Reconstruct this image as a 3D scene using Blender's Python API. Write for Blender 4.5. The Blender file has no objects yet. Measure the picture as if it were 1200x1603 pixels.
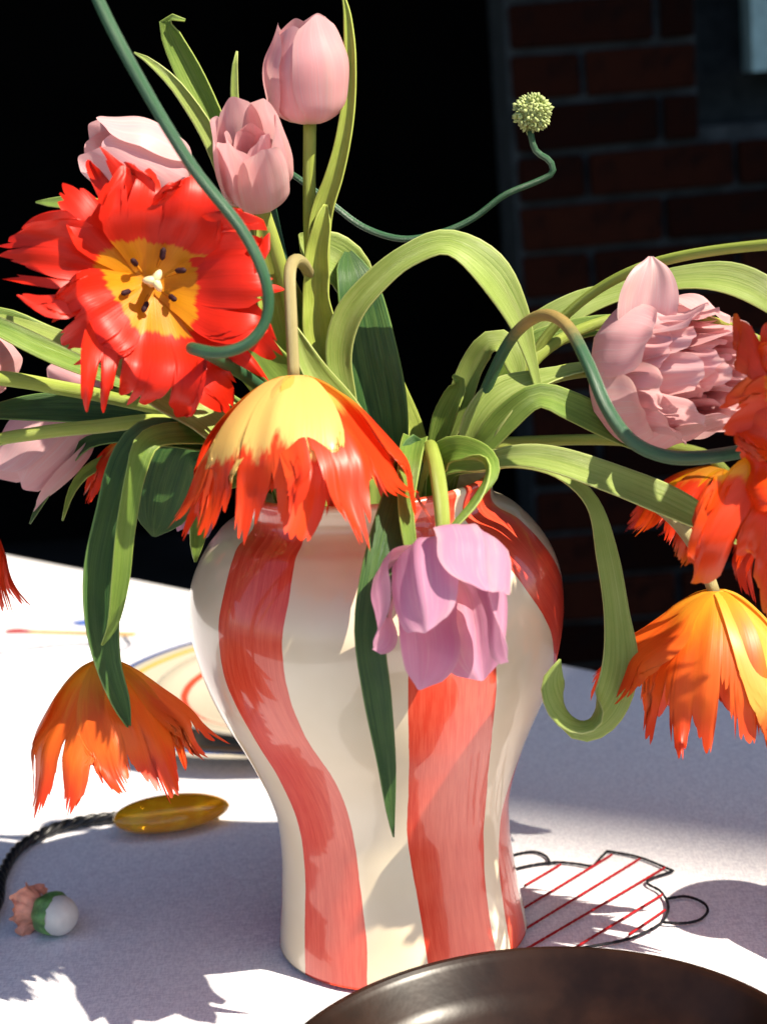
import bpy, bmesh, math, random
import numpy as np
from mathutils import Vector, Matrix
rad = math.radians
scn = bpy.context.scene
COL = scn.collection

# ------------------------------------------------------------------ camera
W, H, FPX = 1200.0, 1603.0, 2700.0
PITCH, ROLL, SCALE = rad(13.7), rad(4.6), 2440.0
F = np.array([0, math.cos(PITCH), -math.sin(PITCH)])
R0 = np.array([1.0, 0, 0]); U0 = np.array([0, math.sin(PITCH), math.cos(PITCH)])
RC = R0*math.cos(ROLL) - U0*math.sin(ROLL)
UC = U0*math.cos(ROLL) + R0*math.sin(ROLL)
def ray(px, py):
    return F + RC*((px-W/2)/FPX) - UC*((py-H/2)/FPX)
CAM = -ray(631, 1457)*(FPX/SCALE)              # vase base centre = world origin
def P(px, py, y=0.0):                          # pixel -> point in the upright plane at depth y
    d = ray(px, py); return CAM + d*((y-CAM[1])/d[1])
def G(px, py, z=0.0):                          # pixel -> point on a level plane
    d = ray(px, py); return CAM + d*((z-CAM[2])/d[2])
def mpp(p): return float(np.dot(np.asarray(p)-CAM, F))/FPX   # metres per photo pixel there
cam = bpy.data.cameras.new('camera'); camo = bpy.data.objects.new('camera', cam); COL.objects.link(camo)
m = Matrix(((RC[0], UC[0], -F[0], CAM[0]), (RC[1], UC[1], -F[1], CAM[1]), (RC[2], UC[2], -F[2], CAM[2]), (0, 0, 0, 1)))
camo.matrix_world = m
cam.sensor_fit = 'VERTICAL'; cam.sensor_height = 36; cam.sensor_width = 36
cam.lens = FPX/H*36; cam.clip_start = .02; cam.clip_end = 200
cam.dof.use_dof = True; cam.dof.focus_distance = 1.0; cam.dof.aperture_fstop = 7.5
scn.camera = camo

# ------------------------------------------------------------------ sky, sun, exposure
SUN_AZ, SUN_EL = rad(29), rad(50)              # from the right, a little towards the camera
SUN = np.array([math.cos(SUN_AZ)*math.cos(SUN_EL), -math.sin(SUN_AZ)*math.cos(SUN_EL), math.sin(SUN_EL)])
world = bpy.data.worlds.new('World'); scn.world = world; world.use_nodes = True
wn = world.node_tree.nodes; sky = wn.new('ShaderNodeTexSky'); sky.sky_type = 'NISHITA'; sky.sun_disc = False
sky.ozone_density = 1.3; sky.sun_elevation = SUN_EL; sky.sun_rotation = math.atan2(SUN[0], SUN[1])
world.node_tree.links.new(sky.outputs[0], wn['Background'].inputs[0]); wn['Background'].inputs[1].default_value = .085
sl = bpy.data.lights.new('sun', 'SUN'); sl.energy = 4.8; sl.angle = rad(.5); sl.color = (1, .90, .74)
so = bpy.data.objects.new('sun', sl); COL.objects.link(so)
so.rotation_euler = Vector(-SUN).to_track_quat('-Z', 'Y').to_euler()
scn.view_settings.view_transform = 'Standard'; scn.view_settings.look = 'None'
scn.view_settings.exposure = 1.1; scn.view_settings.gamma = 1
scn.render.engine = 'CYCLES'

# ------------------------------------------------------------------ helpers
def new_mat(name):
    mt = bpy.data.materials.new(name); mt.use_nodes = True
    nt = mt.node_tree; b = nt.nodes['Principled BSDF']; return mt, nt, b
class NT:
    def __init__(s, nt): s.nt = nt
    def n(s, t, **kw):
        nd = s.nt.nodes.new(t)
        for k, v in kw.items(): setattr(nd, k, v)
        return nd
    def l(s, a, b): s.nt.links.new(a, b)
    def val(s, inp, v):
        if hasattr(v, 'is_output') or isinstance(v, bpy.types.NodeSocket): s.l(v, inp)
        else: inp.default_value = v
    def math(s, op, a, b=0.0, clamp=False):
        nd = s.n('ShaderNodeMath', operation=op, use_clamp=clamp); s.val(nd.inputs[0], a); s.val(nd.inputs[1], b); return nd.outputs[0]
    def mix(s, f, a, b, mode='MIX'):
        nd = s.n('ShaderNodeMix', data_type='RGBA', blend_type=mode); s.val(nd.inputs[0], f)
        for i, v in ((6, a), (7, b)): s.val(nd.inputs[i], tuple(v)+(1,) if isinstance(v, (tuple, list)) and len(v) == 3 else v)
        return nd.outputs[2]
    def step(s, v, a, b):
        nd = s.n('ShaderNodeMapRange', interpolation_type='SMOOTHSTEP'); s.val(nd.inputs[0], v)
        nd.inputs[1].default_value = a; nd.inputs[2].default_value = b; return nd.outputs[0]
    def noise(s, vec, scale, detail=3, rough=.55):
        nd = s.n('ShaderNodeTexNoise'); nd.inputs['Scale'].default_value = scale; nd.inputs['Detail'].default_value = detail
        nd.inputs['Roughness'].default_value = rough
        if vec is not None: s.l(vec, nd.inputs['Vector'])
        return nd.outputs[0]
    def scalev(s, vec, sc):
        nd = s.n('ShaderNodeMapping'); s.l(vec, nd.inputs[0]); nd.inputs['Scale'].default_value = sc; return nd.outputs[0]
    def bump(s, h, strength, dist, b):
        nd = s.n('ShaderNodeBump'); nd.inputs['Strength'].default_value = strength; nd.inputs['Distance'].default_value = dist
        s.l(h, nd.inputs['Height']); s.l(nd.outputs[0], b.inputs['Normal']); return nd.outputs[0]
def thin(k, nt, b, col, fac):                  # leaf / petal tissue that lets light through
    tr = k.n('ShaderNodeBsdfTranslucent'); k.val(tr.inputs[0], col)
    mx = k.n('ShaderNodeMixShader'); mx.inputs[0].default_value = fac
    k.l(b.outputs[0], mx.inputs[1]); k.l(tr.outputs[0], mx.inputs[2])
    k.l(mx.outputs[0], nt.nodes['Material Output'].inputs[0])

def petal_mat(name, base, body, tip, thr=.3, soft=.04, nz=.1, uk=0.0, tipthr=.85, streak=.25, vein=None, vfac=0, trans=.3, rough=.42, spec=.4, nsc=(5, 3), sheen_bump=.25, drift=(.85, .78, .6), dfac=.35):
    mt, nt, b = new_mat(name); k = NT(nt)
    uv = k.n('ShaderNodeUVMap').outputs[0]; sp = k.n('ShaderNodeSeparateXYZ'); k.l(uv, sp.inputs[0])
    au = k.math('ABSOLUTE', sp.outputs[0]); v = sp.outputs[1]
    oi = k.n('ShaderNodeObjectInfo').outputs['Random']
    off = k.n('ShaderNodeVectorMath', operation='ADD'); k.l(uv, off.inputs[0])
    cb = k.n('ShaderNodeCombineXYZ'); k.l(k.math('MULTIPLY', oi, 37.0), cb.inputs[2]); k.l(cb.outputs[0], off.inputs[1]); uvo = off.outputs[0]
    nn = k.math('SUBTRACT', k.noise(k.scalev(uvo, (nsc[0], nsc[1], 1)), 1.0, 4, .65), .5)
    e = k.math('ADD', k.math('ADD', v, k.math('MULTIPLY', nn, nz*2)), k.math('MULTIPLY', au, uk))
    c = k.mix(k.step(e, thr-soft, thr+soft), base, body)
    c = k.mix(k.step(k.math('ADD', v, k.math('MULTIPLY', nn, .25)), tipthr, tipthr+.25), c, tip)
    st = k.noise(k.scalev(uvo, (26, 1.6, 1)), 1.0, 3, .6)
    if vein: c = k.mix(k.math('MULTIPLY', k.step(st, .48, .7), vfac), c, vein)
    c = k.mix(k.math('MULTIPLY', k.math('SUBTRACT', st, .35), streak), c, k.mix(.55, c, (0, 0, 0)))
    dr_ = k.noise(k.scalev(uvo, (1.6, 1.3, 1)), 1.0, 3, .6)
    c = k.mix(k.math('MULTIPLY', k.step(dr_, .45, .75), dfac), c, k.mix(.5, c, drift))
    c = k.mix(k.math('MULTIPLY', k.step(au, .8, 1.0), dfac*.7), c, k.mix(.5, c, drift))
    k.l(c, b.inputs['Base Color']); b.inputs['Roughness'].default_value = rough; b.inputs['Specular IOR Level'].default_value = spec
    k.bump(st, sheen_bump, .0006, b)
    thin(k, nt, b, c, trans); return mt

def leaf_mat(name, c1, c2, edge, rough=.42, trans=.28):
    mt, nt, b = new_mat(name); k = NT(nt)
    uv = k.n('ShaderNodeUVMap').outputs[0]; sp = k.n('ShaderNodeSeparateXYZ'); k.l(uv, sp.inputs[0])
    au = k.math('ABSOLUTE', sp.outputs[0])
    st = k.noise(k.scalev(uv, (14, .8, 1)), 1.0, 3, .6)
    fine = k.noise(k.scalev(uv, (60, 1.5, 1)), 1.0, 1, .5)
    geo = k.n('ShaderNodeNewGeometry')
    blot = k.noise(k.n('ShaderNodeTexCoord').outputs['Object'], 45, 3, .6)
    f = k.math('ADD', k.math('MULTIPLY', st, .75), k.math('MULTIPLY', blot, .35))
    c = k.mix(k.step(f, .36, .72), c1, c2)
    c = k.mix(k.math('MULTIPLY', k.step(fine, .48, .68), .4), c, edge)
    c = k.mix(k.math('MULTIPLY', k.step(k.noise(k.scalev(uv, (2.2, .9, 1)), 1.0, 4, .6), .5, .72), .35), c, edge)
    c = k.mix(k.math('MULTIPLY', k.step(k.noise(k.scalev(uv, (3, 5, 1)), 1.0, 4, .7), .66, .74), .5), c, (.25, .21, .07))
    c = k.mix(k.step(au, .93, 1.0), c, edge)
    k.l(c, b.inputs['Base Color']); b.inputs['Roughness'].default_value = rough; b.inputs['Specular IOR Level'].default_value = .45
    k.bump(k.math('ADD', fine, k.math('MULTIPLY', st, .8)), .55, .001, b)
    thin(k, nt, b, k.mix(.5, c, (.3, .5, .03)), trans); return mt

def simple_mat(name, col, rough=.5, spec=.5, var=.15, scale=60, bump=0, bscale=300, **kw):
    mt, nt, b = new_mat(name); k = NT(nt)
    co = k.n('ShaderNodeTexCoord').outputs['Object']
    n = k.noise(co, scale, 4, .6)
    k.l(k.mix(k.step(n, .3, .7), tuple(c*(1-var) for c in col), tuple(min(1, c*(1+var)) for c in col)), b.inputs['Base Color'])
    b.inputs['Roughness'].default_value = rough; b.inputs['Specular IOR Level'].default_value = spec
    if bump: k.bump(k.noise(co, bscale, 3, .6), bump, .001, b)
    for kk, v in kw.items(): b.inputs[kk].default_value = v
    return mt

def thing(name, label, cat, loc, group=None):
    o = bpy.data.objects.new(name, None); COL.objects.link(o); o.location = tuple(map(float, loc)); o.empty_display_size = .02
    o['label'] = label; o['category'] = cat
    if group: o['group'] = group
    return o
def mesh(name, v, f, mat, parent=None, uv=None, smooth=True, attrs=None, loc=None):
    v = np.asarray(v, float)
    org = np.zeros(3)
    if parent is not None:
        q = parent
        while q is not None: org = org + np.array(q.location); q = q.parent
    if loc is not None: org = np.asarray(loc, float)
    me = bpy.data.meshes.new(name); me.from_pydata((v-org).tolist(), [], [list(map(int, q)) for q in f])
    if smooth: me.polygons.foreach_set('use_smooth', [True]*len(me.polygons))
    if uv is not None:
        ul = me.uv_layers.new(name='UVMap'); li = np.empty(len(me.loops), int); me.loops.foreach_get('vertex_index', li)
        ul.data.foreach_set('uv', np.asarray(uv, float)[li].ravel())
    if attrs:
        for an, av in attrs.items():
            a = me.attributes.new(an, 'FLOAT', 'POINT'); a.data.foreach_set('value', np.asarray(av, float))
    me.materials.append(mat)
    o = bpy.data.objects.new(name, me); COL.objects.link(o)
    if parent is not None: o.parent = parent
    elif loc is not None: o.location = tuple(map(float, loc))
    me.update(); return o
def tag(o, label, cat, kind=None):
    if label: o['label'] = label; o['category'] = cat
    if kind: o['kind'] = kind
    return o
def grid_faces(nr, nc, wrap=False):
    f = []
    for i in range(nr-1):
        for j in range(nc if wrap else nc-1):
            j2 = (j+1) % nc; f.append((i*nc+j, i*nc+j2, (i+1)*nc+j2, (i+1)*nc+j))
    return f
def nrm(a): a = np.asarray(a, float); return a/max(1e-9, np.linalg.norm(a))
def crom(pts, n):                               # catmull-rom through rows of pts, n samples
    p = np.asarray(pts, float); m_ = len(p)
    if m_ == 2: t = np.linspace(0, 1, n)[:, None]; return p[0]*(1-t)+p[1]*t
    d = np.r_[0, np.cumsum(np.maximum(1e-6, np.linalg.norm(np.diff(p[:, :3], axis=0), axis=1)**.5))]
    tan = np.zeros_like(p)
    for i in range(m_):
        a, b = max(0, i-1), min(m_-1, i+1); tan[i] = (p[b]-p[a])/(d[b]-d[a])
    # sample by even arc length
    out = []; arc = np.r_[0, np.cumsum(np.linalg.norm(np.diff(p[:, :3], axis=0), axis=1))]
    for q in np.linspace(0, arc[-1], n):
        i = min(m_-2, max(0, int(np.searchsorted(arc, q, 'right')-1))); u = (q-arc[i])/max(1e-9, arc[i+1]-arc[i]); h = d[i+1]-d[i]
        u2, u3 = u*u, u*u*u
        out.append((2*u3-3*u2+1)*p[i]+(u3-2*u2+u)*h*tan[i]+(-2*u3+3*u2)*p[i+1]+(u3-u2)*h*tan[i+1])
    return np.array(out)
def cur(xs, ys, x):                             # smooth 1-D curve
    xs, ys = np.asarray(xs, float), np.asarray(ys, float); x = np.clip(np.asarray(x, float), xs[0], xs[-1])
    t = np.gradient(ys, xs); i = np.clip(np.searchsorted(xs, x, 'right')-1, 0, len(xs)-2); h = xs[i+1]-xs[i]; u = (x-xs[i])/h
    return (2*u**3-3*u**2+1)*ys[i]+(u**3-2*u**2+u)*h*t[i]+(-2*u**3+3*u**2)*ys[i+1]+(u**3-u**2)*h*t[i+1]
def tube(path, r, seg=10, cap=True):
    p = np.asarray(path, float); n = len(p); r = np.broadcast_to(r, n)
    T = np.gradient(p, axis=0); T /= np.maximum(1e-9, np.linalg.norm(T, axis=1))[:, None]
    a = nrm(np.cross(T[0], [.3, .2, .9] if abs(T[0][2]) < .9 else [1, 0, 0])); v = []
    for i in range(n):
        a = nrm(a-T[i]*np.dot(a, T[i])); b = np.cross(T[i], a)
        for j in range(seg):
            an = 2*math.pi*j/seg; v.append(p[i]+(a*math.cos(an)+b*math.sin(an))*r[i])
    f = grid_faces(n, seg, True)
    uv = [(math.sin(2*math.pi*(k % seg)/seg), (k//seg)/(n-1)*4) for k in range(n*seg)]
    if cap:
        f.append(tuple(range(seg-1, -1, -1))); f.append(tuple((n-1)*seg+j for j in range(seg)))
    return np.array(v), f, uv
def lathe(prof, seg=96, close=False):
    prof = np.asarray(prof, float); an = np.arange(seg)*2*math.pi/seg
    v = np.array([(r*math.sin(a), -r*math.cos(a), z) for r, z in prof for a in an]); return v, grid_faces(len(prof), seg, True)
def boxv(x0, x1, y0, y1, z0, z1):
    v = [(x, y, z) for z in (z0, z1) for y in (y0, y1) for x in (x0, x1)]
    return v, [(0, 2, 3, 1), (4, 5, 7, 6), (0, 1, 5, 4), (2, 6, 7, 3), (0, 4, 6, 2), (1, 3, 7, 5)]

# ------------------------------------------------------------------ materials
M = {}
M['green'] = leaf_mat('tulip leaf', (.10, .20, .025), (.22, .34, .05), (.38, .48, .11))
M['pale'] = leaf_mat('pale tulip leaf', (.22, .32, .05), (.36, .46, .11), (.50, .56, .19))
M['deep'] = leaf_mat('deep green leaf', (.012, .06, .018), (.05, .12, .025), (.14, .24, .06), trans=.15)
M['stem'] = leaf_mat('tulip stem', (.27, .36, .04), (.42, .49, .10), (.42, .49, .10), trans=.15)
M['tanstem'] = leaf_mat('blushed stem', (.34, .27, .11), (.42, .36, .16), (.42, .36, .16), trans=.1)
M['scape'] = leaf_mat('allium scape', (.022, .085, .042), (.04, .12, .05), (.04, .12, .05), rough=.35, trans=.03)
M['pink'] = petal_mat('pink petal', (.62, .55, .34), (.80, .43, .45), (.82, .48, .49), thr=.10, soft=.1, nz=.05, streak=.3, vein=(.78, .55, .58), vfac=.75, trans=.45)
M['palepink'] = petal_mat('pale pink petal', (.66, .6, .42), (.78, .47, .49), (.78, .43, .46), thr=.10, soft=.1, nz=.05, streak=.2, vein=(.8, .62, .64), vfac=.75, trans=.45)
M['mauve'] = petal_mat('mauve petal', (.66, .5, .45), (.62, .29, .44), (.66, .36, .52), thr=.06, soft=.1, nz=.05, streak=.4, vein=(.7, .43, .52), vfac=.75, trans=.45)
M['peony'] = petal_mat('double pink petal', (.6, .5, .4), (.86, .50, .52), (.88, .60, .61), thr=.05, soft=.1, nz=.05, streak=.35, vein=(.9, .68, .68), vfac=.75, trans=.45)
M['red'] = petal_mat('red parrot petal', (.74, .30, .006), (.72, .022, .006), (.70, .016, .008), thr=.35, soft=.02, nz=.09, streak=.45, rough=.42, spec=.35, trans=.35, nsc=(6, 1), drift=(.5, .01, .012), dfac=0.5)
M['flame'] = petal_mat('flame parrot petal', (.80, .55, .16), (.74, .05, .008), (.74, .035, .01), thr=.54, soft=.05, nz=.3, uk=-.12, streak=.3, rough=.35, trans=.35, nsc=(4, 2.2), drift=(.8, .35, .05), dfac=0.25)
M['flame2'] = petal_mat('flame side petal', (.80, .42, .08), (.74, .045, .008), (.74, .035, .01), thr=.30, soft=.06, nz=.2, uk=.1, streak=.3, rough=.38, trans=.35, nsc=(4, 2.2), drift=(.8, .3, .03), dfac=0.3)
M['flamered'] = petal_mat('flame red petal', (.78, .33, .03), (.72, .04, .008), (.72, .03, .008), thr=.25, soft=.12, nz=.2, streak=.35, rough=.35, trans=.35, drift=(.78, .2, .02), dfac=0.3)
M['orange'] = petal_mat('orange parrot petal', (.76, .36, .025), (.76, .115, .012), (.72, .05, .012), thr=.24, soft=.2, nz=.2, tipthr=.62, streak=.4, rough=.4, trans=.38, drift=(.78, .3, .03), dfac=0.45)
M['orangered'] = petal_mat('orange red parrot petal', (.78, .34, .01), (.76, .05, .006), (.78, .17, .01), thr=.52, soft=.03, nz=.14, tipthr=.84, streak=.4, rough=.32, trans=.35, drift=(.78, .22, .01), dfac=0.4)
M['yolk'] = petal_mat('yellow backed petal', (.8, .45, .05), (.8, .42, .07), (.74, .10, .012), thr=.2, soft=.2, nz=.2, tipthr=.55, streak=.35, rough=.38, trans=.35, drift=(.8, .3, .03), dfac=0.3)
M['anther'] = simple_mat('anther', (.03, .008, .012), .7, .2)
M['filament'] = simple_mat('filament', (.5, .2, .01), .6, .3)
M['pistil'] = simple_mat('pistil', (.75, .66, .35), .5, .4)
M['allium'] = simple_mat('allium bud', (.36, .42, .16), .55, .35, var=.35, scale=220)

# ------------------------------------------------------------------ setting
gmat = simple_mat('dark paving', (.03, .03, .032), .85, .2, .4, 3, .5, 20)
v, f = boxv(-14, 14, -14, 16, -.80, -.76); tag(mesh('ground', v, f, gmat, smooth=False), None, None, 'structure')
YW = 1.66
XL = P(803, 250, YW)[0]                         # left edge of the brick pier
XR = P(1098, 300, YW)[0]
shade_black = simple_mat('shade black', (.002, .002, .0022), .9, .05, .3, 3, .3, 40)  # near-black colour stands in for the shade inside the opening
v, f = boxv(-6, 4, 4.2, 4.4, -.76, 2.15); tag(mesh('passage_wall', v, f, shade_black, smooth=False), None, None, 'structure')
v, f = boxv(-6.2, 4.2, .5, 4.4, 2.15, 2.35); tag(mesh('shade_roof', v, f, shade_black, smooth=False), None, None, 'structure')  # roof added out of view to keep skylight off the brick
v, f = boxv(-6.2, -6, .95, 4.4, -.76, 2.15); tag(mesh('shade_side', v, f, shade_black, smooth=False), None, None, 'structure')  # unseen side wall, added to shut out skylight

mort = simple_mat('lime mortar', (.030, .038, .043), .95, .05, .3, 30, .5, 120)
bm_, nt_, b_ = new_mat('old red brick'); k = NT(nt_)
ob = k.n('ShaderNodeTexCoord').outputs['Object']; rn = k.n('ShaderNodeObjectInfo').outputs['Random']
c = k.mix(rn, (.007, .0022, .0016), (.032, .009, .005)); c = k.mix(k.step(k.noise(ob, 26, 5, .7), .45, .75), c, (.005, .003, .003))  # very dark reds that vary per brick, with darker blotches
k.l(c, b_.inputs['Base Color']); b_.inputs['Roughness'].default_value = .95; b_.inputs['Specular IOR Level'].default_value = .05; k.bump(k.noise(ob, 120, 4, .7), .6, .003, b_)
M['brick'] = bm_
ZSILL = P(1130, 190, YW)[2]
wall = thing('brick_wall', 'dark red brick pier with pale mortar in deep shade behind the table', 'wall', ((XL+3.0)/2, YW+.12, -.76))
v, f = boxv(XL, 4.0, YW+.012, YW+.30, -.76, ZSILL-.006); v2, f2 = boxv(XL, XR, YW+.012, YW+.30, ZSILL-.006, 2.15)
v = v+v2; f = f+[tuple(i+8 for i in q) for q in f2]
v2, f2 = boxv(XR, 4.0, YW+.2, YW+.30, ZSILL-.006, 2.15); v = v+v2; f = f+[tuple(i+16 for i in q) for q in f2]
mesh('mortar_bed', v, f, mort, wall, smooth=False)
def brick_mesh(w, h, d, seed):
    rg = random.Random(seed); bm = bmesh.new(); bmesh.ops.create_cube(bm, size=1)
    for q in bm.verts:
        q.co.x *= w; q.co.y *= d; q.co.z *= h; q.co += Vector((rg.uniform(-.002, .002), rg.uniform(-.002, .002), rg.uniform(-.002, .002)))
    bmesh.ops.bevel(bm, geom=bm.edges[:], offset=.004, segments=1, affect='EDGES')
    me = bpy.data.meshes.new('brick'); bm.to_mesh(me); bm.free(); me.materials.append(M['brick']); return me
full = [brick_mesh(.215, .064, .05, i) for i in range(3)]; half = [brick_mesh(.1, .064, .05, 9+i) for i in range(3)]
rg = random.Random(4)
wl = np.array(wall.location)
zc0 = P(950, 72, YW)[2]                         # a bed joint seen in the photo
row0 = int(math.floor((zc0-(-.74))/.075)); cnt = 0
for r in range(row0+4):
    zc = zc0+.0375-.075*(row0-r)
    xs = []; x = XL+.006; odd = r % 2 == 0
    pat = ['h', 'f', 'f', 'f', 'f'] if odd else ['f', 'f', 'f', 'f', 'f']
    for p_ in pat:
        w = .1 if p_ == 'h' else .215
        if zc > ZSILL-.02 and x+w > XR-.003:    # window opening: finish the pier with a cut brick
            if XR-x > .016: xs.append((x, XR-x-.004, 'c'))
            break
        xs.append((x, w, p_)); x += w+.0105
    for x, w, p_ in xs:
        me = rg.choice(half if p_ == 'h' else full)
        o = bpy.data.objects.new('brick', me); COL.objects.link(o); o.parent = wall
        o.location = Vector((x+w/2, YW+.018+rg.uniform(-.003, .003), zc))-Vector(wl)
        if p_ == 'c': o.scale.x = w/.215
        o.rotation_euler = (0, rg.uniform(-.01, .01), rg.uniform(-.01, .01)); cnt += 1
# pale window bar in the opening
wx = P(1183, 60, YW)[0]; wz = P(1185, 112, YW)[2]
win = thing('window', 'pale teal painted window frame with black glass beside the brick pier', 'window', (wx, YW+.1, wz))
teal = simple_mat('teal paint', (.22, .36, .38), .5, .4, .15, 30)
v, f = boxv(wx, wx+.06, YW+.03, YW+.10, wz, 2.1); mesh('stile', v, f, teal, win, smooth=False)
v, f = boxv(wx+.062, wx+.8, YW+.04, YW+.09, wz, wz+.055); mesh('bottom_rail', v, f, teal, win, smooth=False)
v, f = boxv(wx+.062, wx+.8, YW+.06, YW+.066, wz+.057, 2.1); mesh('pane', v, f, simple_mat('dark glass', (.004, .005, .006), .08, .5), win, smooth=False)

# unseen block, added off right to shade the table back and the wall
q0 = G(1195, 1372); az = np.array([math.cos(SUN_AZ), -math.sin(SUN_AZ), 0]); pv = np.array([math.sin(SUN_AZ), math.cos(SUN_AZ), 0])
end = G(640, 1120); dist = 11.0
c0 = q0+az*dist; top = (dist+np.dot(q0-end, az))*math.tan(SUN_EL)
hv = []
for z in (-.76, top):
    for a_, b_2 in ((0, 0), (3, 0), (3, 9), (0, 9)):
        w_ = c0+az*a_+pv*b_2; hv.append((w_[0], w_[1], z))
hf = [(0, 3, 2, 1), (4, 5, 6, 7), (0, 1, 5, 4), (1, 2, 6, 5), (2, 3, 7, 6), (3, 0, 4, 7)]
tag(mesh('shade_block', hv, hf, simple_mat('render', (.3, .25, .2), .9, .2), smooth=False), None, None, 'structure')

# ------------------------------------------------------------------ table and cloth
e0, e1 = G(0, 864), G(1032, 1066)
td = nrm(e0-e1); tn = nrm(np.array([td[1], -td[0], 0])); 
if tn[0] < 0: tn = -tn
nd = float(np.dot(e1, tn))
def TP(a, b, z): q = td*a+tn*b; return np.array([q[0], q[1], z])
A0, A1, B0, B1 = -.95, 1.55, nd-1.25, nd
wood = simple_mat('table wood', (.12, .06, .03), .6, .3, .3, 8)
tab = thing('table', 'wooden table hidden under the white cloth', 'table', TP((A0+A1)/2, (B0+B1)/2, -.76))
def tbox(a0, a1, b0, b1, z0, z1):
    v = [TP(a, b, z) for z in (z0, z1) for b in (b0, b1) for a in (a0, a1)]
    return v, [(0, 2, 3, 1), (4, 5, 7, 6), (0, 1, 5, 4), (2, 6, 7, 3), (0, 4, 6, 2), (1, 3, 7, 5)]
v, f = tbox(A0+.012, A1-.012, B0+.012, B1-.012, -.04, -.006); mesh('table_top', v, f, wood, tab, smooth=False)
for a in (A0+.1, A1-.16):
    for b in (B0+.1, B1-.16):
        v, f = tbox(a, a+.06, b, b+.06, -.76, -.041); mesh('leg', v, f, wood, tab, smooth=False)
cm, nt, b = new_mat('white linen'); k = NT(nt)
ob = k.n('ShaderNodeTexCoord').outputs['Object']
wv = k.math('ADD', k.noise(k.scalev(ob, (900, 220, 300)), 1, 2, .6), k.noise(k.scalev(ob, (220, 900, 300)), 1, 2, .6))
big = k.noise(ob, 14, 3, .5)
c = k.mix(k.step(wv, .7, 1.3), (.62, .61, .66), (.86, .85, .87)); c = k.mix(k.math('MULTIPLY', k.step(big, .4, .8), .25), c, (.74, .71, .75))
k.l(c, b.inputs['Base Color']); b.inputs['Roughness'].default_value = .9; b.inputs['Specular IOR Level'].default_value = .15
k.bump(wv, .5, .0008, b); M['cloth'] = cm
# cloth: top sheet with a rounded edge and a falling skirt
def clothprof(n_in, lo, hi):
    return np.r_[[lo-.012]*5, np.linspace(lo, hi, n_in), [hi+.012]*5]
na, nb = 110, 80
aa = np.r_[np.full(6, A0), np.linspace(A0+.01, A1-.01, na), np.full(6, A1)]; bb = np.r_[np.full(6, B0), np.linspace(B0+.01, B1-.01, nb), np.full(6, B1)]
drop = np.array([.26, .19, .12, .06, .02, .003]); da = np.r_[drop, np.zeros(na), drop[::-1]]; db = np.r_[drop, np.zeros(nb), drop[::-1]]
rgn = np.random.default_rng(3); ph = rgn.uniform(0, 6.3, 8)
v = []
for i, a in enumerate(aa):
    for j, b_ in enumerate(bb):
        dz = max(da[i], db[j]); z = -dz
        oa = (0.03*dz/.26*math.sin(b_*17+ph[0])+dz*.12)*(-1 if i < 6 else 1 if i >= na+6 else 0)
        obb = (0.03*dz/.26*math.sin(a*15+ph[1])+dz*.12)*(-1 if j < 6 else 1 if j >= nb+6 else 0)
        if dz == 0: z = .0007*math.sin(a*9+ph[2]+2*math.sin(b_*5))+.0005*math.sin(b_*21+ph[3]+a*6)-.0012
        v.append(TP(a+oa, b_+obb, z))
cloth = thing('tablecloth', 'white linen tablecloth with embroidered drawings covering the table', 'tablecloth', TP((A0+A1)/2, (B0+B1)/2, 0))
mesh('linen_sheet', v, grid_faces(len(aa), len(bb)), M['cloth'], cloth)
ink = simple_mat('black thread', (.012, .012, .016), .8, .2); redt = simple_mat('red thread', (.30, .006, .01), .8, .2)
ylt = simple_mat('yellow thread', (.45, .26, .07), .8, .2); blt = simple_mat('blue thread', (.06, .13, .4), .8, .2); gry = simple_mat('grey line', (.22, .22, .26), .8, .2)
def thread(name, pts, mat, r=.0009, n=40, par=None, stitch=True):
    w = crom([G(x, y, .0005) for x, y in pts], n)
    rr = np.full(n, r)
    if stitch: rr = r*(.8+.35*np.abs(np.sin(np.arange(n)*1.3)))
    v, f, uv = tube(w, rr, 6); return mesh(name, v, f, mat, par or cloth)
Z5 = lambda l: [(400+x/1.5, 1150+y/1.5) for x, y in l]
tp_out = Z5([(560, 300), (600, 284), (650, 275), (680, 285), (692, 303)]); 
thread('black_outline', tp_out, ink)
thread('black_outline', Z5([(560, 330), (630, 310), (700, 300), (750, 303), (790, 308), (808, 290), (825, 273)]), ink)
thread('black_outline', Z5([(825, 273), (900, 288), (980, 320)]), ink)
thread('black_outline', Z5([(980, 320), (918, 345), (950, 368), (967, 398), (962, 428), (940, 450), (880, 478), (800, 495), (700, 510), (600, 516)]), ink, n=70)
thread('black_outline', Z5([(965, 385), (1010, 380), (1050, 395), (1060, 415), (1040, 435), (1000, 443), (950, 440)]), ink, n=60)
for s_ in ([(630, 355), (715, 305)], [(600, 425), (835, 282)], [(600, 476), (900, 292)], [(600, 524), (960, 312)], [(740, 506), (955, 375)], [(875, 470), (960, 412)]):
    thread('red_stripe', Z5(s_), redt, n=60, r=.0008)
w = crom([G(x, y, .0004) for x, y in ((8, 989), (18, 988), (32, 988), (47, 989))], 14)
v, f, uv = tube(w, .0085*np.array([.4, .75, .95, 1, 1, 1, 1, .95, .9, .85, .8, .75, .7, .6]), 8); v[:, 2] = .0006+(v[:, 2]-.0004)*.12; mesh('match_head', v, f, redt, cloth)
v, f, uv = tube(crom([G(46, 989, .0004), G(120, 991, .0004), G(213, 993, .0004)], 20), .0062, 8); v[:, 2] = .0005+(v[:, 2]-.0004)*.15; mesh('match_stick', v, f, ylt, cloth)
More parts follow.
